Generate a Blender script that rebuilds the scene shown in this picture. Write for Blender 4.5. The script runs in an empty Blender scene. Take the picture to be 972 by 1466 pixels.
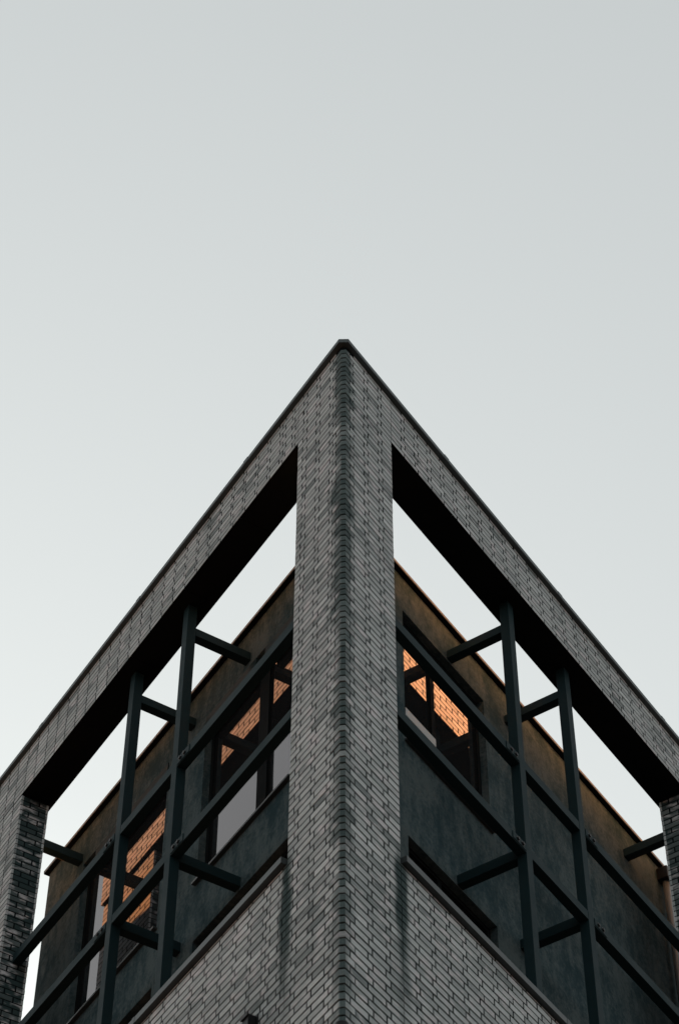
import bpy, bmesh, math, random
from mathutils import Vector, Matrix

random.seed(11)
S = bpy.context.scene
COL = S.collection
R = math.radians

# ------------------------------------------------------------------ camera
TOP = 21.85                      # height of the coping above the pavement
HALF = -0.20921                  # half of the corner's deviation from a right angle
EYE = Vector((-10.24564, -10.63078, TOP - 20.24985))
pitch, yaw, roll = 0.868377, 0.0208819, 0.00427528
az = math.pi / 4 + yaw
fw = Vector((math.cos(az) * math.cos(pitch), math.sin(az) * math.cos(pitch), math.sin(pitch)))
rt = fw.cross(Vector((0, 0, 1))).normalized()
up = rt.cross(fw)
rt2 = rt * math.cos(roll) + up * math.sin(roll)
up2 = -rt * math.sin(roll) + up * math.cos(roll)
cd = bpy.data.cameras.new('camera')
cam = bpy.data.objects.new('camera', cd)
COL.objects.link(cam)
M = Matrix((rt2, up2, -fw)).transposed().to_4x4()
M.translation = EYE
cam.matrix_world = M
cd.sensor_fit = 'HORIZONTAL'
cd.sensor_width = 36.0
FPX = 3396.723
cd.lens = FPX * 36.0 / 972.0
cd.clip_start = 0.1
cd.clip_end = 3000
S.camera = cam

# ------------------------------------------------------------------ world, sun, exposure
SUN_AZ = R(65)      # direction towards the sun, measured from +X
SUN_EL = R(10)
w = bpy.data.worlds.new('World')
S.world = w
w.use_nodes = True
nt = w.node_tree
nt.nodes.clear()
sky = nt.nodes.new('ShaderNodeTexSky')
sky.sky_type = 'NISHITA'
sky.sun_disc = False
sky.sun_elevation = SUN_EL
sky.sun_rotation = math.pi / 2 - SUN_AZ
sky.air_density = 1.0
sky.dust_density = 4.0
sky.ozone_density = 1.0
hs = nt.nodes.new('ShaderNodeHueSaturation')
hs.inputs['Saturation'].default_value = 0.16
mx = nt.nodes.new('ShaderNodeMix')
mx.data_type = 'RGBA'
mx.blend_type = 'MULTIPLY'
mx.inputs[0].default_value = 1.0
mx.inputs[7].default_value = (0.958, 1.0, 0.985, 1)
bg = nt.nodes.new('ShaderNodeBackground')
bg.inputs[1].default_value = 0.0697
wo = nt.nodes.new('ShaderNodeOutputWorld')
gm = nt.nodes.new('ShaderNodeGamma')
gm.inputs[1].default_value = 0.48
nt.links.new(sky.outputs[0], gm.inputs[0])
nt.links.new(gm.outputs[0], hs.inputs['Color'])
nt.links.new(hs.outputs[0], mx.inputs[6])
nt.links.new(mx.outputs[2], bg.inputs[0])
nt.links.new(bg.outputs[0], wo.inputs[0])

sd = bpy.data.lights.new('sun', 'SUN')
sd.energy = 5.0
sd.angle = R(0.6)
sd.color = (1.0, 0.37, 0.125)
sun = bpy.data.objects.new('sun', sd)
COL.objects.link(sun)
sdir = Vector((math.cos(SUN_AZ) * math.cos(SUN_EL), math.sin(SUN_AZ) * math.cos(SUN_EL), math.sin(SUN_EL)))
sun.rotation_euler = (-sdir).to_track_quat('-Z', 'Y').to_euler()
sun.location = sdir * 60

S.view_settings.view_transform = 'Standard'
S.view_settings.look = 'None'
S.view_settings.gamma = 1
S.view_settings.exposure = 2.86
S.view_settings.use_curve_mapping = False
S.render.engine = 'CYCLES'
S.cycles.max_bounces = 8
S.cycles.diffuse_bounces = 4
S.cycles.glossy_bounces = 4

# ------------------------------------------------------------------ local frames of the two fronts
eR = Vector((math.cos(-HALF), math.sin(-HALF), 0))
nR = Vector((-eR.y, eR.x, 0))
eL = Vector((math.sin(-HALF), math.cos(-HALF), 0))
nL = Vector((eL.y, -eL.x, 0))


def E(side):
    return eR if side == 'R' else eL


def N(side):
    return nR if side == 'R' else nL


def P(side, s, d, z):
    return E(side) * s + N(side) * d + Vector((0, 0, z + TOP))


def bis(d):
    """s at which the line offset d inwards on one front meets its twin"""
    return d / math.tan((math.pi / 2 + 2 * HALF) / 2)


# ------------------------------------------------------------------ materials
def mat(name, base, rough=0.6, metal=0.0, ior=1.5):
    m = bpy.data.materials.new(name)
    m.use_nodes = True
    b = m.node_tree.nodes['Principled BSDF']
    b.inputs['Base Color'].default_value = (*base, 1)
    b.inputs['Roughness'].default_value = rough
    b.inputs['Metallic'].default_value = metal
    b.inputs['IOR'].default_value = ior
    return m, m.node_tree, b


class NB:
    """small helper for building node graphs"""
    def __init__(s, nt):
        s.nt = nt

    def n(s, t, **k):
        x = s.nt.nodes.new(t)
        for a, b in k.items():
            setattr(x, a, b)
        return x

    def lk(s, a, b):
        s.nt.links.new(a, b)

    def math(s, op, a, b=None, c=None, clamp=False):
        x = s.n('ShaderNodeMath', operation=op, use_clamp=clamp)
        for i, v in enumerate((a, b, c)):
            if v is None:
                continue
            if hasattr(v, 'links'):
                s.lk(v, x.inputs[i])
            else:
                x.inputs[i].default_value = v
        return x.outputs[0]

    def mix(s, f, a, b, blend='MIX'):
        x = s.n('ShaderNodeMix', data_type='RGBA', blend_type=blend)
        for i, v in ((0, f), (6, a), (7, b)):
            if hasattr(v, 'links'):
                s.lk(v, x.inputs[i])
            else:
                x.inputs[i].default_value = v if i == 0 else (*v, 1)
        return x.outputs[2]

    def noise(s, vec, scale, detail=3, rough=0.55, w=None):
        x = s.n('ShaderNodeTexNoise')
        x.inputs['Scale'].default_value = scale
        x.inputs['Detail'].default_value = detail
        x.inputs['Roughness'].default_value = rough
        if vec is not None:
            s.lk(vec, x.inputs['Vector'])
        return x.outputs[0]

    def ramp(s, v, lo, hi):
        x = s.n('ShaderNodeMapRange')
        x.inputs[1].default_value = lo
        x.inputs[2].default_value = hi
        s.lk(v, x.inputs[0])
        x.interpolation_type = 'SMOOTHSTEP'
        return x.outputs[0]

    def pos(s):
        return s.n('ShaderNodeNewGeometry').outputs['Position']

    def mapv(s, vec, sc):
        x = s.n('ShaderNodeMapping')
        x.inputs['Scale'].default_value = sc
        s.lk(vec, x.inputs['Vector'])
        return x.outputs[0]

    def bump(s, h, strength, dist, bsdf):
        x = s.n('ShaderNodeBump')
        x.inputs['Strength'].default_value = strength
        x.inputs['Distance'].default_value = dist
        s.lk(h, x.inputs['Height'])
        s.lk(x.outputs[0], bsdf.inputs['Normal'])

    def dot(s, vec, d):
        x = s.n('ShaderNodeVectorMath', operation='DOT_PRODUCT')
        s.lk(vec, x.inputs[0])
        x.inputs[1].default_value = d
        return x.outputs['Value']


def brick_material():
    m, nt, b = mat('grey_brick', (0.4, 0.4, 0.4), 0.42)
    g = NB(nt)
    p = g.pos()
    ao = g.n('ShaderNodeAttribute', attribute_type='OBJECT', attribute_name='tone').outputs['Fac']
    ag = g.n('ShaderNodeAttribute', attribute_type='GEOMETRY', attribute_name='tone').outputs['Fac']
    tone = g.math('ADD', ao, ag)                     # 0..1 per brick
    grain = g.noise(p, 55, 4, 0.65)
    drag = g.noise(g.mapv(p, (14, 14, 90)), 1.0, 3, 0.6)
    cloud = g.noise(g.mapv(p, (1.3, 1.3, 0.8)), 1.0, 3, 0.6)
    # weathering: one band down the corner, one under each end of the sills
    sR = g.dot(p, tuple(eR))
    sL = g.dot(p, tuple(eL))
    smax = g.math('MAXIMUM', sR, sL)
    z = g.n('ShaderNodeSeparateXYZ')
    g.lk(p, z.inputs[0])
    zz = z.outputs[2]
    n2 = g.noise(g.mapv(p, (3.5, 3.5, 2.6)), 1.0, 3, 0.6)
    edge = g.math('MULTIPLY_ADD', n2, 0.24, -0.01)
    crs = g.math('FLOOR', g.math('DIVIDE', g.math('SUBTRACT', zz, TOP - 0.03), 0.0768))
    wn = g.n('ShaderNodeTexWhiteNoise', noise_dimensions='2D')
    cv = g.n('ShaderNodeCombineXYZ')
    g.lk(crs, cv.inputs[0])
    g.lk(g.math('GREATER_THAN', sR, sL), cv.inputs[1])
    g.lk(cv.outputs[0], wn.inputs['Vector'])
    edge = g.math('ADD', edge, g.math('MULTIPLY_ADD', wn.outputs[0], 0.13, -0.075))
    edge = g.math('ADD', edge, g.math('MULTIPLY', g.ramp(zz, TOP - 7.5, TOP - 3.5), 0.025))
    near = g.ramp(g.math('SUBTRACT', edge, smax), -0.09, 0.05)
    fade = g.ramp(g.noise(g.mapv(p, (0.6, 0.6, 1.1)), 1.0, 2), 0.36, 0.56)
    hi = g.ramp(zz, TOP - 7.5, TOP - 3.5)
    w1 = g.math('MULTIPLY', near, g.math('ADD', g.math('MULTIPLY_ADD', fade, 0.40, 0.28), g.math('MULTIPLY', hi, 0.20)))
    wn2 = g.n('ShaderNodeTexWhiteNoise', noise_dimensions='1D')
    g.lk(crs, wn2.inputs['W'])
    cant = g.math('MULTIPLY', g.ramp(smax, 0.062, 0.040), g.ramp(wn2.outputs[0], -0.1, 0.35))
    w1 = g.math('MAXIMUM', w1, g.math('MULTIPLY', cant, 0.9))
    d2 = g.math('ABSOLUTE', g.math('SUBTRACT', smax, 0.915))
    band = g.ramp(g.math('SUBTRACT', g.math('MULTIPLY', n2, 0.20), d2), -0.03, 0.07)
    low = g.ramp(zz, TOP - 6.35, TOP - 6.75)
    gone = g.ramp(zz, TOP - 8.6, TOP - 7.0)
    w2 = g.math('MULTIPLY', g.math('MULTIPLY', band, low), gone)
    w3 = g.math('MULTIPLY', g.ramp(cloud, 0.56, 0.74), 0.28)
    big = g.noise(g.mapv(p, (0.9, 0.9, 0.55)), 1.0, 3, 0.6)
    w4 = g.math('MULTIPLY', g.math('MULTIPLY', g.ramp(big, 0.42, 0.62), g.ramp(zz, TOP - 6.9, TOP - 8.2)), 0.42)  # broad blotches, darker towards the bottom
    wear_blotch = g.math('MAXIMUM', g.math('MAXIMUM', w1, w2), g.math('MAXIMUM', w3, w4))
    # the corner's darker special bricks
    base = g.mix(tone, (0.035, 0.058, 0.060), (0.535, 0.58, 0.588))
    base = g.mix(g.ramp(g.noise(g.mapv(p, (5, 5, 11)), 1.0, 2), 0.5, 0.72), base, (0.52, 0.52, 0.535))
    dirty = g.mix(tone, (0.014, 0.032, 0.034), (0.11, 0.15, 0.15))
    black = g.mix(tone, (0.012, 0.024, 0.026), (0.045, 0.07, 0.072))
    base = g.mix(wear_blotch, base, dirty)
    base = g.mix(g.math('MULTIPLY', w2, 0.85), base, black)
    base = g.mix(g.math('MULTIPLY', w1, 0.4), base, black)
    sp = g.math('MULTIPLY_ADD', g.math('ADD', grain, drag), 0.55, 0.45)
    c = g.n('ShaderNodeCombineColor')
    for i in range(3):
        g.lk(sp, c.inputs[i])
    base = g.mix(1.0, base, c.outputs[0], 'MULTIPLY')
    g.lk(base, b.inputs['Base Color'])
    g.lk(g.math('MULTIPLY_ADD', grain, 0.30, 0.62), b.inputs['Roughness'])
    g.bump(g.math('ADD', grain, drag), 0.5, 0.004, b)
    return m


M_BRICK = brick_material()

M_MORTAR, nt_, b_ = mat('dark_mortar', (0.022, 0.028, 0.03), 0.9)
g_ = NB(nt_)
g_.lk(g_.mix(g_.noise(g_.pos(), 40, 3), (0.003, 0.006, 0.007), (0.011, 0.017, 0.019)), b_.inputs['Base Color'])


def painted(name, base, rough, var=0.35, metal=0.0):
    m, nt, b = mat(name, base, rough, metal)
    g = NB(nt)
    p = g.pos()
    n = g.noise(g.mapv(p, (2.2, 2.2, 5.0)), 1.0, 4, 0.6)
    f = g.noise(p, 90, 2)
    lo = tuple(c * (1 - var) for c in base)
    hi = tuple(c * (1 + var) for c in base)
    g.lk(g.mix(g.math('MULTIPLY_ADD', n, 0.8, g.math('MULTIPLY', f, 0.2)), lo, hi), b.inputs['Base Color'])
    g.lk(g.math('MULTIPLY_ADD', n, 0.3, rough - 0.15), b.inputs['Roughness'])
    g.bump(f, 0.12, 0.002, b)
    return m


M_STEEL = painted('painted_steel', (0.008, 0.022, 0.026), 0.6)
M_COPING = painted('coping_metal', (0.034, 0.048, 0.051), 0.5)
M_WALLCOPING = painted('light_coping_metal', (0.12, 0.125, 0.125), 0.45)
M_SOFFIT = painted('soffit_board', (0.002, 0.0045, 0.006), 0.9)
M_FRAME = painted('window_frame_metal', (0.003, 0.005, 0.006), 0.95)
M_BRIGHT = painted('galvanised_metal', (0.36, 0.38, 0.38), 0.5)
M_SILL = painted('sill_metal', (0.03, 0.038, 0.04), 0.4)
M_BLACK = painted('black_plastic', (0.008, 0.009, 0.01), 0.4)
M_PIPE = painted('pipe_metal', (0.10, 0.115, 0.12), 0.35)


def stucco_material():
    m, nt, b = mat('grey_render', (0.13, 0.15, 0.15), 1.0)
    g = NB(nt)
    p = g.pos()
    a = g.noise(p, 1.6, 5, 0.62)
    c = g.noise(g.mapv(p, (7, 7, 2.2)), 1.0, 4, 0.6)
    f = g.noise(p, 120, 3, 0.7)
    t = g.math('ADD', g.math('MULTIPLY', a, 0.4), g.math('ADD', g.math('MULTIPLY', c, 0.3), g.math('MULTIPLY', g.noise(p, 22, 4, 0.7), 0.3)))
    base = g.mix(g.ramp(t, 0.40, 0.60), (0.027, 0.051, 0.060), (0.086, 0.114, 0.120))
    base = g.mix(g.ramp(g.noise(p, 3.1, 3), 0.62, 0.8), base, (0.105, 0.135, 0.142))
    streak = g.ramp(g.noise(g.mapv(p, (9, 9, 0.35)), 1.0, 3), 0.56, 0.75)
    base = g.mix(g.math('MULTIPLY', g.ramp(g.noise(p, 26, 4, 0.75), 0.5, 0.72), 0.4), base, (0.028, 0.05, 0.056))
    base = g.mix(g.math('MULTIPLY', streak, 0.3), base, (0.03, 0.048, 0.053))
    g.lk(base, b.inputs['Base Color'])
    g.bump(g.math('ADD', f, g.math('MULTIPLY', a, 0.6)), 0.7, 0.008, b)
    return m


M_STUCCO = stucco_material()

M_GLASS, nt_, b_ = mat('window_glass', (0.012, 0.013, 0.014), 0.02, 0.0, 2.05)
g_ = NB(nt_)
g_.bump(g_.noise(g_.mapv(g_.pos(), (1.1, 1.1, 0.8)), 1.0, 1), 0.03, 0.02, b_)
b_.inputs['Specular Tint'].default_value = (1.0, 0.88, 0.92, 1)


def low_brick_material():
    m, nt, b = mat('brickwork_below', (0.3, 0.3, 0.3), 0.6)
    g = NB(nt)
    t = g.n('ShaderNodeTexBrick')
    t.inputs['Scale'].default_value = 1.0
    t.inputs['Brick Width'].default_value = 0.26
    t.inputs['Row Height'].default_value = 0.0768
    t.inputs['Mortar Size'].default_value = 0.005
    t.inputs['Color1'].default_value = (0.42, 0.42, 0.41, 1)
    t.inputs['Color2'].default_value = (0.3, 0.31, 0.31, 1)
    t.inputs['Mortar'].default_value = (0.022, 0.028, 0.03, 1)
    tc = g.n('ShaderNodeTexCoord')
    sp = g.n('ShaderNodeSeparateXYZ')
    g.lk(tc.outputs['Object'], sp.inputs[0])
    cb = g.n('ShaderNodeCombineXYZ')
    g.lk(sp.outputs[0], cb.inputs[0])
    g.lk(sp.outputs[2], cb.inputs[1])
    g.lk(cb.outputs[0], t.inputs['Vector'])
    g.lk(t.outputs[0], b.inputs['Base Color'])
    return m


M_LOW = low_brick_material()

M_PAVE, nt_, b_ = mat('asphalt', (0.05, 0.052, 0.054), 0.9)
g_ = NB(nt_)
g_.lk(g_.mix(g_.noise(g_.pos(), 8, 5, 0.7), (0.028, 0.034, 0.037), (0.055, 0.06, 0.062)), b_.inputs['Base Color'])
M_FLAG, nt_, b_ = mat('pavement_concrete', (0.16, 0.16, 0.155), 0.85)
g_ = NB(nt_)
g_.lk(g_.mix(g_.noise(g_.pos(), 5, 5, 0.7), (0.11, 0.11, 0.11), (0.2, 0.2, 0.19)), b_.inputs['Base Color'])
M_ROOF, nt_, b_ = mat('roof_felt', (0.06, 0.06, 0.062), 0.9)


# ------------------------------------------------------------------ object helpers
def link(name, me, m=None, parent=None):
    o = bpy.data.objects.new(name, me)
    COL.objects.link(o)
    if m is not None and me is not None:
        me.materials.append(m)
    if parent is not None:
        o.parent = parent
    return o


def thing(name, label, cat, loc=(0, 0, 0), group=None):
    o = bpy.data.objects.new(name, None)
    o.empty_display_size = 0.3
    COL.objects.link(o)
    o.location = loc
    o['label'] = label
    o['category'] = cat
    if group:
        o['group'] = group
    return o


def put(name, parts, m, parent, bevel=0.0, label=None):
    """parts: list of ('box', side, s0,s1,d0,d1,z0,z1) or ('prism', [xy..], z0, z1) or ('cyl', a, b, r, n).
    One mesh object whose origin is the world origin."""
    bm = bmesh.new()
    for q in parts:
        if q[0] == 'box':
            _, side, s0, s1, d0, d1, z0, z1 = q
            vs = [bm.verts.new(P(side, s, d, z)) for z in (z0, z1) for s, d in ((s0, d0), (s1, d0), (s1, d1), (s0, d1))]
            fs = [(0, 1, 2, 3), (4, 5, 6, 7), (0, 1, 5, 4), (1, 2, 6, 5), (2, 3, 7, 6), (3, 0, 4, 7)]
            for f in fs:
                bm.faces.new([vs[i] for i in f])
        elif q[0] == 'prism':
            _, xy, z0, z1 = q
            a = [bm.verts.new((v.x, v.y, z0 + TOP)) for v in xy]
            b = [bm.verts.new((v.x, v.y, z1 + TOP)) for v in xy]
            bm.faces.new(a)
            bm.faces.new(b)
            for i in range(len(xy)):
                j = (i + 1) % len(xy)
                bm.faces.new((a[i], a[j], b[j], b[i]))
        elif q[0] == 'cyl':
            _, a, b, r, n = q
            ax = (b - a).normalized()
            u = ax.cross(Vector((0.3, 0.5, 0.81))).normalized()
            v = ax.cross(u)
            ra = [bm.verts.new(a + (u * math.cos(t) + v * math.sin(t)) * r) for t in [i * 2 * math.pi / n for i in range(n)]]
            rb = [bm.verts.new(b + (u * math.cos(t) + v * math.sin(t)) * r) for t in [i * 2 * math.pi / n for i in range(n)]]
            bm.faces.new(ra)
            bm.faces.new(rb)
            for i in range(n):
                j = (i + 1) % n
                f = bm.faces.new((ra[i], ra[j], rb[j], rb[i]))
                f.smooth = True
    bmesh.ops.recalc_face_normals(bm, faces=bm.faces)
    if bevel:
        bmesh.ops.bevel(bm, geom=[e for e in bm.edges if e.calc_face_angle(0) > 0.5], offset=bevel, segments=2,
                        affect='EDGES', profile=0.7)
    me = bpy.data.meshes.new(name)
    bm.to_mesh(me)
    bm.free()
    o = link(name, me, m, parent)
    if label:
        o['label'] = label
    return o


for m_, v_ in ((M_MORTAR, 0.05), (M_BRICK, 0.06), (M_STUCCO, 0.04), (M_FRAME, 0.12), (M_SOFFIT, 0.12), (M_BLACK, 0.15), (M_STEEL, 0.10), (M_SILL, 0.35)):
    m_.node_tree.nodes['Principled BSDF'].inputs['Specular IOR Level'].default_value = v_

# ------------------------------------------------------------------ dimensions (metres, s along a front, d inwards, z below the coping)
C = 0.0768          # course
Z0 = -0.03          # first joint
PW = 0.90           # width of the corner pier
SE = {'L': 7.241, 'R': 7.303}     # inner edge of the end pier
PE = {'L': 8.55, 'R': 8.60}       # outer edge of the end pier
DP = 0.367          # pier depth
DB = 0.413          # beam depth
ZB = -0.781         # underside of the beam
ZS = -6.609         # underside of the sill
ZLOW = -9.75        # below this the wall is out of the photograph
HB = 0.0620         # brick height
J = 0.0148         # bed joint
JV = 0.0190        # upright joint

# ------------------------------------------------------------------ brick facade
facade = thing('brick_facade', 'pale grey brick corner facade with a tall central pier and open frame beams', 'building',
               (0, 0, 0))


def poly_corner(d_out, d_in, s_end, ch):
    return [P('R', ch, d_out, 0), P('R', s_end, d_out, 0), P('R', s_end, d_in, 0),
            P('R', bis(d_in), d_in, 0), P('L', s_end, d_in, 0), P('L', s_end, d_out, 0), P('L', ch, d_out, 0)]


MI = 0.0045  # how far the mortar lies behind the brick faces
core = {}
core['pier'] = put('corner_pier', [('prism', poly_corner(MI, DP - MI, PW - MI, 0.062), ZLOW, -0.061)], M_MORTAR, facade)
for sd_ in 'LR':
    core['beam' + sd_] = put('beam', [('box', sd_, PW - MI + 0.001, PE[sd_] - MI, MI, DB - MI, ZB + 0.004, -0.061)], M_MORTAR, facade)
    x = PW - 0.004
    while x < PE[sd_] - 0.1:
        x2 = min(x + 1.22, PE[sd_] - 0.03)
        put('soffit_board', [('box', sd_, x, x2 - 0.006, 0.004, DB, ZB - 0.006, ZB + 0.0035)], M_SOFFIT, core['beam' + sd_], 0.002)
        x = x2
    core['end' + sd_] = put('end_pier', [('box', sd_, SE[sd_] + MI, PE[sd_] - MI, MI, DP - MI, ZS, ZB - 0.0065)], M_MORTAR, facade)
    core['wall' + sd_] = put('lower_wall', [('box', sd_, PW - MI + 0.001, PE[sd_] - MI, MI, DP - MI, ZLOW, ZS - 0.001)], M_MORTAR, facade)

# coping that runs round the frame, with a clipped corner
def coping(side):
    d0, d1 = -0.052, DB + 0.05
    a = P(side, bis(d0) + 0.095, d0, 0)
    other = 'L' if side == 'R' else 'R'
    b = P(other, bis(d0) + 0.095, d0, 0)
    mid = (a + b) / 2
    return [mid, a, P(side, PE[side] + 0.05, d0, 0), P(side, PE[side] + 0.05, d1, 0), P(side, bis(d1), d1, 0)]


for sd_ in 'LR':
    cp = put('coping', [('prism', coping(sd_), -0.058, 0.0)], M_COPING, facade, 0.004)
    x = 1.9
    while x < PE[sd_]:
        put('coping_joint', [('box', sd_, x, x + 0.09, -0.0555, DB + 0.053, -0.0605, 0.0035)], M_COPING, cp, 0.002)
        x += 2.44
# sills of sheet metal on the lower walls
for sd_ in 'LR':
    s0, s1 = PW + 0.012, SE[sd_]
    o = put('sill', [('box', sd_, s0, s1, -0.056, DP, ZS + 0.003, ZS + 0.072)], M_SILL, facade, 0.004)
    j = s0 + (2.72 if sd_ == 'R' else 2.62)
    while j < s1 - 0.2:
        put('sill_joint', [('box', sd_, j, j + 0.05, -0.0585, DP - 0.01, ZS + 0.001, ZS + 0.0745)], M_SILL, o, 0.002)
        j += 2.0
    # terrace floor between the parapet and the rendered building
for sd_ in 'LR':
    put('terrace_floor', [('box', sd_, bis(DP) + 0.35, PE[sd_], DP + 0.002, 0.975, ZS - 0.25, ZS - 0.05)], M_ROOF, facade)
# end returns of the lower storeys
for sd_ in 'LR':
    put('lower_wall', [('box', sd_, 0.0, PE[sd_], 0.0, DP, -12.0, ZLOW - 0.001)], M_LOW, facade)
put('lower_shade_mass', [('prism', [P('R', 0, 0, 0), P('R', 24, 0, 0), P('R', 24, 12, 0), P('L', 24, 12, 0), P('L', 24, 0, 0)], -TOP, -12.001)],
    M_LOW, facade)  # unseen lower storeys, made wide and deep to shade the ground

# ---- bricks
RECS = []   # (section, centre, u, n, width, height, tone, kind)


def tone():
    t = random.random()
    if t < 0.07:
        return random.uniform(0.3, 0.5)
    return min(1, max(0, random.gauss(0.70, 0.10)))


def lay(section, org, u, n, a0, a1, joints_of, z_hi, z_lo, vis=True, tn=None):
    """courses on the plane org + u*a, outward normal n, between z_hi and z_lo"""
    k = 0
    while True:
        zt = Z0 - C * k - J / 2
        zb = Z0 - C * (k + 1) + J / 2
        k += 1
        if zb > z_hi - 0.012:
            continue
        if zt < z_lo + 0.012:
            break
        t_, b2 = min(zt, z_hi), max(zb, z_lo)
        if t_ - b2 < 0.014:
            continue
        js = [x + random.uniform(-0.009, 0.009) for x in joints_of(k - 1) if a0 + 0.03 < x < a1 - 0.03]
        js = [a0] + js + [a1]
        for i in range(len(js) - 1):
            x0 = js[i] + (JV / 2 if i else 0.0)
            x1 = js[i + 1] - (JV / 2 if i < len(js) - 2 else 0.0)
            if x1 - x0 < 0.02:
                continue
            c = org + u * ((x0 + x1) / 2)
            c = Vector((c.x, c.y, TOP + (t_ + b2) / 2))
            RECS.append([section, c, u, n, x1 - x0, t_ - b2, (tn or tone)(), vis])


def seq(start, step, n=60):
    return [start + step * i for i in range(n)]


RP = [0.117] + seq(0.381, 0.264, 2) + [0.905] + seq(1.165, 0.26)
RQ = [0.186] + seq(0.450, 0.264, 2) + [0.905] + seq(1.10, 0.26)
LP = [0.209, 0.467, 0.73] + seq(0.97, 0.26)
LQ = [0.145, 0.274, 0.538, 0.802] + [1.035, 1.17, 1.293] + seq(1.549, 0.257)


def jf(side):
    def f(k):
        if side == 'R':
            return RP if k % 2 else RQ
        return LP if k % 2 else LQ
    return f


O = Vector((0, 0, 0))


def lay_par(section, org, u, n, a_of, a1, f, z_hi, z_lo):
    """like lay, but the first joint depends on the course"""
    tmp = []
    for par in (0, 1):
        before = len(RECS)
        lay(section, org, u, n, a_of[par] + JV / 2, a1, f, z_hi, z_lo)
        new = RECS[before:]
        del RECS[before:]
        for r in new:
            k = int((Z0 - (r[1].z - TOP)) / C)
            if k % 2 == par:
                tmp.append(r)
    RECS.extend(tmp)


for sd_ in 'LR':
    e, n = E(sd_), N(sd_)
    f = jf(sd_)
    a_of = {0: 0.186, 1: 0.117} if sd_ == 'R' else {0: 0.145, 1: 0.209}
    lay_par('pier', O, e, -n, a_of, PW, f, -0.062, ZLOW)
    g0 = PW + (0.006 if sd_ == 'R' else 0.006)
    lay('beam' + sd_, O, e, -n, g0, PE[sd_], f, -0.062, ZB)
    lay('end' + sd_, O, e, -n, SE[sd_], PE[sd_], f, ZB - 0.0, ZS)
    lay('wall' + sd_, O, e, -n, PW + 0.007, PE[sd_], f, ZS, ZLOW)
    # backs: paler tone stands in for stronger bounced sun
    half = lambda k: seq(0.1 + 0.13 * (k % 2), 0.26)
    lay('beam' + sd_, n * DB, e, n, PW, PE[sd_], half, -0.062, ZB, False, lambda: random.gauss(0.82, 0.08))
    lay('pier', n * (DB if False else DP), e, n, bis(DP) + 0.03, PW, half, -0.062, ZS, False, lambda: random.gauss(0.82, 0.08))
    lay('end' + sd_, n * DP, e, n, SE[sd_], PE[sd_], half, ZB, ZS, False, lambda: random.gauss(0.82, 0.08))
    # reveals
    rev = lambda k: [0.245] if k % 2 else [0.118]
    rev2 = lambda k: [0.122] if k % 2 else [0.248]
    lay('pier', e * PW, n, e, 0.006, DP - 0.006, rev, ZB - 0.01, ZS + 0.07, False)
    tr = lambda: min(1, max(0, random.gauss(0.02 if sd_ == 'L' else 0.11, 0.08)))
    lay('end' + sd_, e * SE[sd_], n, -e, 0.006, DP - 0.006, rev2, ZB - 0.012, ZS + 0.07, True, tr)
    lay('end' + sd_, e * PE[sd_], n, e, 0.006, DP - 0.006, rev, -0.062, ZLOW, False)


def proj(v):
    q = v - EYE
    zc = q.dot(fw)
    return 486 + FPX * q.dot(rt2) / zc, 733 - FPX * q.dot(up2) / zc, zc


BV = 0.0032


def brick_geo(wd, h, dep=0.03):
    """front at y = 0 facing -y, x across, z up; 12 verts"""
    a, c = wd / 2, h / 2
    vs = [(-a + BV, 0, -c + BV), (a - BV, 0, -c + BV), (a - BV, 0, c - BV), (-a + BV, 0, c - BV),
          (-a, BV * 0.8, -c), (a, BV * 0.8, -c), (a, BV * 0.8, c), (-a, BV * 0.8, c),
          (-a, dep, -c), (a, dep, -c), (a, dep, c), (-a, dep, c)]
    fs = [(0, 1, 2, 3)]
    for i in range(4):
        j = (i + 1) % 4
        fs.append((4 + i, 4 + j, j, i))
        fs.append((8 + i, 8 + j, 4 + j, 4 + i))
    return vs, fs


def brick_matrix(r):
    _, c, u, n, wd, h, t, vis = r
    y = -n
    x = y.cross(Vector((0, 0, 1)))
    m = Matrix((x, y, Vector((0, 0, 1)))).transposed().to_4x4()
    jt = Matrix.Rotation(random.gauss(0, 0.0035), 4, 'X') @ Matrix.Rotation(random.gauss(0, 0.004), 4, 'Z') @ Matrix.Rotation(random.gauss(0, 0.002), 4, 'Y')
    m = m @ jt
    off = min(0.003, abs(random.gauss(0, 0.0016)))
    m.translation = c + y * (off)
    return m


# the 300 bricks that show largest
score = []
for i, r in enumerate(RECS):
    if not r[7]:
        continue
    c, u, wd, h = r[1], r[2], r[4], r[5]
    x, y, zc = proj(c)
    if not (4 < x < 968 and 4 < y < 1462):
        continue
    x0, y0, _ = proj(c - u * wd / 2)
    x1, y1, _ = proj(c + u * wd / 2)
    xa, ya, _ = proj(c + Vector((0, 0, h / 2)))
    xb, yb, _ = proj(c - Vector((0, 0, h / 2)))
    area = abs((x1 - x0) * (yb - ya) - (y1 - y0) * (xb - xa))
    score.append((area, i))
score.sort(reverse=True)
single = set(i for _, i in score[:300])

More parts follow.
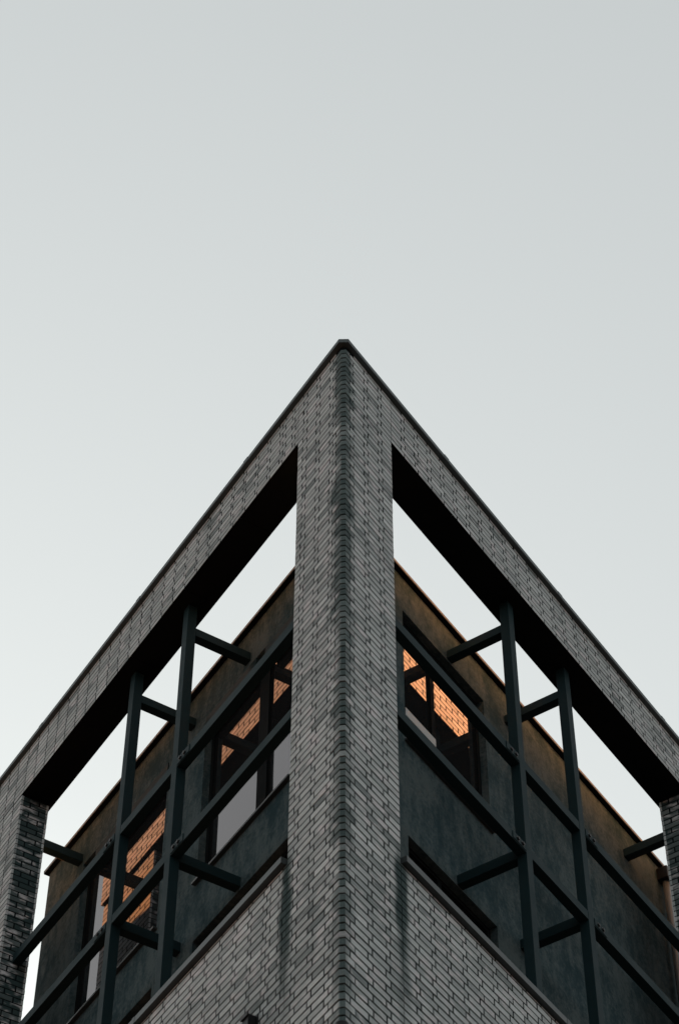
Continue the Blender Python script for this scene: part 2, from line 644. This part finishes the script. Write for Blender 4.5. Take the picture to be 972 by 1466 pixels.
cache = {}
stuff = {}
for i, r in enumerate(RECS):
    m = brick_matrix(r)
    wd, h = round(r[4], 3), round(r[5], 3)
    if i in single:
        key = (wd, h)
        if key not in cache:
            vs, fs = brick_geo(wd, h)
            me = bpy.data.meshes.new('brick')
            me.from_pydata(vs, [], fs)
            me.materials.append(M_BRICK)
            cache[key] = me
        o = bpy.data.objects.new('brick', cache[key])
        COL.objects.link(o)
        o.parent = core[r[0]]
        o.matrix_local = m
        o['tone'] = r[6]
    else:
        vs, fs = brick_geo(wd, h)
        V, F, T = stuff.setdefault(r[0], ([], [], []))
        b0 = len(V)
        V.extend([m @ Vector(v) for v in vs])
        F.extend([tuple(b0 + q for q in f) for f in fs])
        T.extend([r[6]] * len(vs))
for sec, (V, F, T) in stuff.items():
    me = bpy.data.meshes.new('brickwork')
    me.from_pydata([tuple(v) for v in V], [], F)
    at = me.attributes.new('tone', 'FLOAT', 'POINT')
    at.data.foreach_set('value', T)
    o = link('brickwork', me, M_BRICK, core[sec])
    o['kind'] = 'stuff'

# corner specials: one prism per course, clipped front edge
def corner_mesh(sr, sl, h):
    bm = bmesh.new()
    rings = []
    for z, q in ((-h / 2, BV), (-h / 2 + BV, 0), (h / 2 - BV, 0), (h / 2, BV)):
        pts = []
        for side, s, d in (('R', sr, 0.09), ('R', sr, q), ('R', 0.041 + q * 0.6, q), ('L', 0.051 + q * 0.6, q), ('L', sl, q), ('L', sl, 0.09)):
            v = P(side, s, d, 0)
            pts.append(bm.verts.new((v.x, v.y, z)))
        rings.append(pts)
    for a, b in zip(rings, rings[1:]):
        for i in range(6):
            j = (i + 1) % 6
            bm.faces.new((a[i], a[j], b[j], b[i]))
    bm.faces.new(rings[0])
    bm.faces.new(rings[-1])
    bmesh.ops.recalc_face_normals(bm, faces=bm.faces)
    me = bpy.data.meshes.new('corner_brick')
    bm.to_mesh(me)
    bm.free()
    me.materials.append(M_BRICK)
    return me


cms = {0: corner_mesh(0.186 - JV / 2, 0.145 - JV / 2, HB), 1: corner_mesh(0.117 - JV / 2, 0.209 - JV / 2, HB)}
k = 0
while True:
    zc_ = Z0 - C * (k + 0.5)
    if zc_ < ZLOW + 0.04:
        break
    if k == 0:
        k += 1
        continue
    o = bpy.data.objects.new('corner_brick', cms[k % 2])
    COL.objects.link(o)
    o.parent = core['pier']
    o.location = (random.gauss(0, 0.0012), random.gauss(0, 0.0012), TOP + zc_)
    o.rotation_euler = (random.gauss(0, 0.003), random.gauss(0, 0.003), random.gauss(0, 0.004))
    o['tone'] = random.uniform(0.35, 0.85)
    k += 1

# ------------------------------------------------------------------ rendered building behind the frame
DW = 0.98
WE = {'L': 8.42, 'R': 13.0}  # right wall runs on out of view, lengthened to block sun
house = thing('rendered_building', 'dark grey-green rendered upper storey with black-framed windows, set back behind the brick frame', 'building')
WINS = {
    'L': [dict(s0=2.55, s1=4.47, zt=-1.31, zb=-3.76, mul=[(3.20, 3.40)], head=[(2.55, 3.17), (3.35, 4.47)]),
          dict(s0=5.33, s1=7.42, zt=-1.31, zb=-3.76, mul=[], head=[(5.33, 7.09)]),
          dict(s0=2.55, s1=4.47, zt=-4.55, zb=-6.35, mul=[(3.20, 3.40)], head=[]),
          dict(s0=5.33, s1=7.42, zt=-4.55, zb=-6.35, mul=[], head=[])],
    'R': [dict(s0=2.60, s1=4.27, zt=-1.262, zb=-3.22, mul=[(3.26, 3.33)], head=[]),
          dict(s0=2.60, s1=4.27, zt=-4.525, zb=-6.35, mul=[(3.26, 3.33)], head=[])],
}
TH = 0.3
for sd_ in 'LR':
    ws = WINS[sd_]
    cols = sorted(set((q['s0'], q['s1']) for q in ws))
    zt, zb = -0.722, ZS - 0.04
    boxes = []
    x = bis(DW)
    for c0, c1 in cols:
        boxes.append(('box', sd_, x, c0, DW, DW + TH, zb, zt))
        z = zt
        for q in sorted([q for q in ws if q['s0'] == c0], key=lambda q: -q['zt']):
            boxes.append(('box', sd_, c0, c1, DW, DW + TH, q['zt'], z))
            z = q['zb']
        boxes.append(('box', sd_, c0, c1, DW, DW + TH, zb, z))
        x = c1
    boxes.append(('box', sd_, x, WE[sd_], DW, DW + TH, zb, zt))
    bm_parts = boxes
    wl = put('wall', bm_parts, M_STUCCO, house)
    # merge the seams so the front reads as one sheet
    bm = bmesh.new()
    bm.from_mesh(wl.data)
    bmesh.ops.remove_doubles(bm, verts=bm.verts, dist=0.0005)
    bm.to_mesh(wl.data)
    bm.free()
    for q in ws:
        s0, s1, zt_, zb_ = q['s0'], q['s1'], q['zt'], q['zb']
        g0, g1 = DW + 0.085, DW + 0.15
        fr = 0.06
        fparts = [('box', sd_, s0 + 0.003, s0 + fr, g0, g1, zb_ + 0.003, zt_ - 0.003),
                  ('box', sd_, s1 - fr, s1 - 0.003, g0, g1, zb_ + 0.003, zt_ - 0.003),
                  ('box', sd_, s0 + fr, s1 - fr, g0, g1, zt_ - fr, zt_ - 0.003),
                  ('box', sd_, s0 + fr, s1 - fr, g0, g1, zb_ + 0.003, zb_ + fr)]
        win = put('window', fparts, M_FRAME, house)
        xs = [s0 + fr]
        for a, b in q['mul']:
            put('mullion', [('box', sd_, a, b, g0 - 0.004, g1, zb_ + fr, zt_ - fr)], M_FRAME, win)
            xs += [a, b]
        xs.append(s1 - fr)
        for a, b in zip(xs[::2], xs[1::2]):
            put('pane', [('box', sd_, a, b, g0 + 0.025, g0 + 0.05, zb_ + fr, zt_ - fr)], M_GLASS, win)
        for a, b in q['head']:
            put('blind_box', [('box', sd_, a + 0.004, b - 0.004, DW - 0.012, g0 - 0.006, zt_ - 0.24, zt_ - 0.018)], M_STEEL, win, 0.004)
        put('window_sill', [('box', sd_, s0 - 0.02, s1 + 0.02, DW - 0.05, g0, zb_ - 0.03, zb_ - 0.001)], M_SILL, win, 0.003)

put('pale_trim', [('box', 'R', 2.665, 3.25, DW + 0.03, DW + 0.084, -2.79, -2.68)], M_BRIGHT, house, 0.003)  # pale metal trim across the narrow pane of the right window

# roof and back of the storey
pI = P('R', bis(DW + 0.02), DW + 0.02, 0)
put('sun_blocker', [('prism', [P('L', 13, 1.3, 0), P('L', 26, 1.3, 0), P('L', 26, 11, 0), P('L', 13, 11, 0)], -12.0, -0.66)], M_STUCCO, house)  # unseen block added to keep low sun off the left pier back
roof_poly = [pI, P('R', WE['R'] - 0.02, DW + 0.02, 0), P('R', WE['R'] - 0.02, 4.4, 0), P('L', WE['L'] - 0.02, 4.4, 0), P('L', WE['L'] - 0.02, DW + 0.02, 0)]
put('roof', [('prism', roof_poly, -0.98, -0.86)], M_ROOF, house)
inner_poly = [P('R', WE['R'] - 0.01, DW + TH + 0.002, 0), P('R', WE['R'] - 0.01, 4.41, 0), P('L', WE['L'] - 0.01, 4.41, 0), P('L', WE['L'] - 0.01, DW + TH + 0.002, 0),
              P('R', bis(DW + TH + 0.01), DW + TH + 0.01, 0)]
put('rear_walls', [('prism', inner_poly, ZS - 0.04, -0.99)], M_STUCCO, house)
put('storey_below', [('prism', [P('R', WE['R'] - 0.01, DW + 0.01, 0), P('R', WE['R'] - 0.01, 4.41, 0), P('L', WE['L'] - 0.01, 4.41, 0),
                                P('L', WE['L'] - 0.01, DW + 0.01, 0), P('R', bis(DW + 0.01), DW + 0.01, 0)], -11.999, ZS - 0.0405)], M_STUCCO, house)
for sd_ in 'LR':
    d0, d1 = DW - 0.062, DW + TH + 0.03
    pts = [P(sd_, bis(d0), d0, 0), P(sd_, WE[sd_] + 0.05, d0, 0), P(sd_, WE[sd_] + 0.05, d1, 0), P(sd_, bis(d1), d1, 0)]
    wc = put('wall_coping', [('prism', pts, -0.706, -0.668)], M_WALLCOPING, house, 0.003)
    d0 += 0.004
    pts = [P(sd_, bis(d0), d0, 0), P(sd_, WE[sd_] + 0.045, d0, 0), P(sd_, WE[sd_] + 0.045, d1, 0), P(sd_, bis(d1), d1, 0)]
    put('underside_shade', [('prism', pts, -0.7215, -0.7065)], M_SOFFIT, wc)  # near-black slab paints the coping's underside as in shade

# downpipe at the far end of the right wall
put('downpipe', [('cyl', P('R', 8.42, DW - 0.075, -0.98), P('R', 8.42, DW - 0.075, ZS), 0.045, 20)], M_PIPE, house)
put('pipe_head', [('box', 'R', 8.33, 8.51, DW - 0.15, DW - 0.002, -0.98, -0.80)], M_BLACK, house, 0.01)
put('corner_trim', [('box', 'R', 8.60, 8.635, DW - 0.030, DW - 0.002, ZS, -0.83)], M_PIPE, house)

# ------------------------------------------------------------------ steel grids
F0, FW = 0.165, 0.11
POSTS = {'L': [(3.497, 3.610), (4.722, 4.835)], 'R': [(3.500, 3.612), (4.725, 4.838)]}
RAILS = [(-3.272, -3.152), (-4.492, -4.378)]
STRZ = {0: [(-1.235, -1.118), (-4.515, -4.392)], 1: [(-1.235, -1.118), (-4.500, -4.380)]}
LBL = {'L': 'dark steel grid of posts and rails filling the opening left of the central brick pier',
       'R': 'dark steel grid of posts and rails filling the opening right of the central brick pier'}
for sd_ in 'LR':
    grid = thing('steel_grid', LBL[sd_], 'steel frame', group=None)
    posts = []
    for a, b in POSTS[sd_]:
        posts.append(put('post', [('box', sd_, a, b, F0, F0 + FW, ZS + 0.0725, ZB - 0.008)], M_STEEL, grid, 0.005))
        put('foot_plate', [('box', sd_, a - 0.04, b + 0.04, F0 - 0.03, F0 + FW + 0.03, ZS + 0.0725, ZS + 0.084)], M_STEEL, posts[-1], 0.002)
    for zi, (z0, z1) in enumerate(RAILS):
        spans = [(PW, POSTS[sd_][0][0]), (POSTS[sd_][0][1], POSTS[sd_][1][0]), (POSTS[sd_][1][1], SE[sd_])]
        for si, (a, b) in enumerate(spans):
            rail = put('rail', [('box', sd_, a + 0.001, b - 0.001, F0 + 0.002, F0 + FW - 0.002, z0, z1)], M_STEEL, grid, 0.005)
            if si in (0, 2):
                # bolted end plate beside the post
                if si == 0:
                    p0, p1, gap = b - 0.26, b - 0.012, (b - 0.011, b - 0.001)
                    xs = (b - 0.075, b - 0.165)
                else:
                    p0, p1 = a + 0.012, a + 0.26
                    xs = (a + 0.085, a + 0.175)
                put('splice_plate', [('box', sd_, p0, p1, F0 - 0.006, F0 + 0.001, z0 + 0.012, z1 - 0.012)], M_STEEL, rail, 0.0015)
                for x in xs:
                    c = P(sd_, x, F0 - 0.006, (z0 + z1) / 2)
                    n = N(sd_)
                    put('bolt', [('cyl', c - n * 0.016, c + n * 0.006, 0.021, 6), ('cyl', c - n * 0.003, c + n * 0.004, 0.030, 16)], M_BLACK, rail)
    for pi, (a, b) in enumerate(POSTS[sd_]):
        for z0, z1 in STRZ[pi]:
            st = put('strut', [('box', sd_, a + 0.002, b - 0.002, F0 + FW + 0.001, DW - 0.001, z0, z1)], M_STEEL, grid, 0.005)
    e0 = 7.46
    st = put('strut', [('box', sd_, e0, e0 + 0.11, DP + 0.002, DW - 0.001, -1.235, -1.118)], M_STEEL, grid, 0.005)
    st = put('strut', [('box', sd_, e0, e0 + 0.11, DP + 0.002, DW - 0.001, -4.515, -4.392)], M_STEEL, grid, 0.005)

# ------------------------------------------------------------------ small fittings on the lower brickwork
def fitting():
    t = thing('wall_light', 'small black box fitting on the lower brick wall left of the pier', 'wall light', P('L', 1.37, 0, -8.12))
    inv = Matrix.Translation(-Vector(t.location))
    for nme, parts, m in (('housing', [('box', 'L', 1.32, 1.42, -0.09, -0.012, -8.26, -7.96)], M_BLACK),
                          ('back_plate', [('box', 'L', 1.30, 1.44, -0.0115, -0.001, -8.28, -7.94)], M_BLACK),
                          ('visor', [('box', 'L', 1.31, 1.43, -0.105, -0.09, -7.99, -7.955)], M_BLACK)):
        o = put(nme, parts, m, t, 0.008)
        o.data.transform(inv)


def corner_fitting():
    base = P('R', 0.0, 0.0, -8.86)
    t = thing('corner_camera', 'small black dome fitting on the brick corner edge, lowest thing on the central pier', 'camera', base)
    inv = Matrix.Translation(-Vector(t.location))
    dr = (P('R', 1, 0, 0) + P('L', 1, 0, 0) - Vector((0, 0, 2 * TOP))).normalized()
    c = P('R', 0, 0, -9.04) - dr * 0.03
    o = put('dome', [('cyl', c, c + Vector((0, 0, 0.12)), 0.055, 24)], M_BLACK, t, 0.01)
    o.data.transform(inv)
    o = put('bracket', [('cyl', c + Vector((0, 0, 0.05)), c + dr * 0.14 + Vector((0, 0, 0.05)), 0.02, 12)], M_BLACK, t)
    o.data.transform(inv)


fitting()
corner_fitting()

# ------------------------------------------------------------------ ground
def sheet(name, x0, x1, y0, y1, z, m):
    me = bpy.data.meshes.new(name)
    me.from_pydata([(x0, y0, z), (x1, y0, z), (x1, y1, z), (x0, y1, z)], [], [(0, 1, 2, 3)])
    o = link(name, me, m)
    o['kind'] = 'structure'
    return o


sheet('ground', -900, 900, -900, 900, -0.12, M_PAVE)
pv = bpy.data.meshes.new('pavement')
bm = bmesh.new()
ring = [P('R', -1.2, -3.2, -TOP), P('R', 14, -3.2, -TOP), P('R', 14, 6, -TOP), P('L', 14, 6, -TOP), P('L', 14, -3.2, -TOP), P('L', -1.2, -3.2, -TOP)]
a = [bm.verts.new((v.x, v.y, -0.118)) for v in ring]
b = [bm.verts.new((v.x, v.y, 0.0)) for v in ring]
bm.faces.new(b)
for i in range(6):
    bm.faces.new((a[i], a[(i + 1) % 6], b[(i + 1) % 6], b[i]))
bmesh.ops.recalc_face_normals(bm, faces=bm.faces)
bm.to_mesh(pv)
bm.free()
o = link('pavement', pv, M_FLAG)
o['kind'] = 'structure'
print('bricks', len(RECS), 'single', len(single))
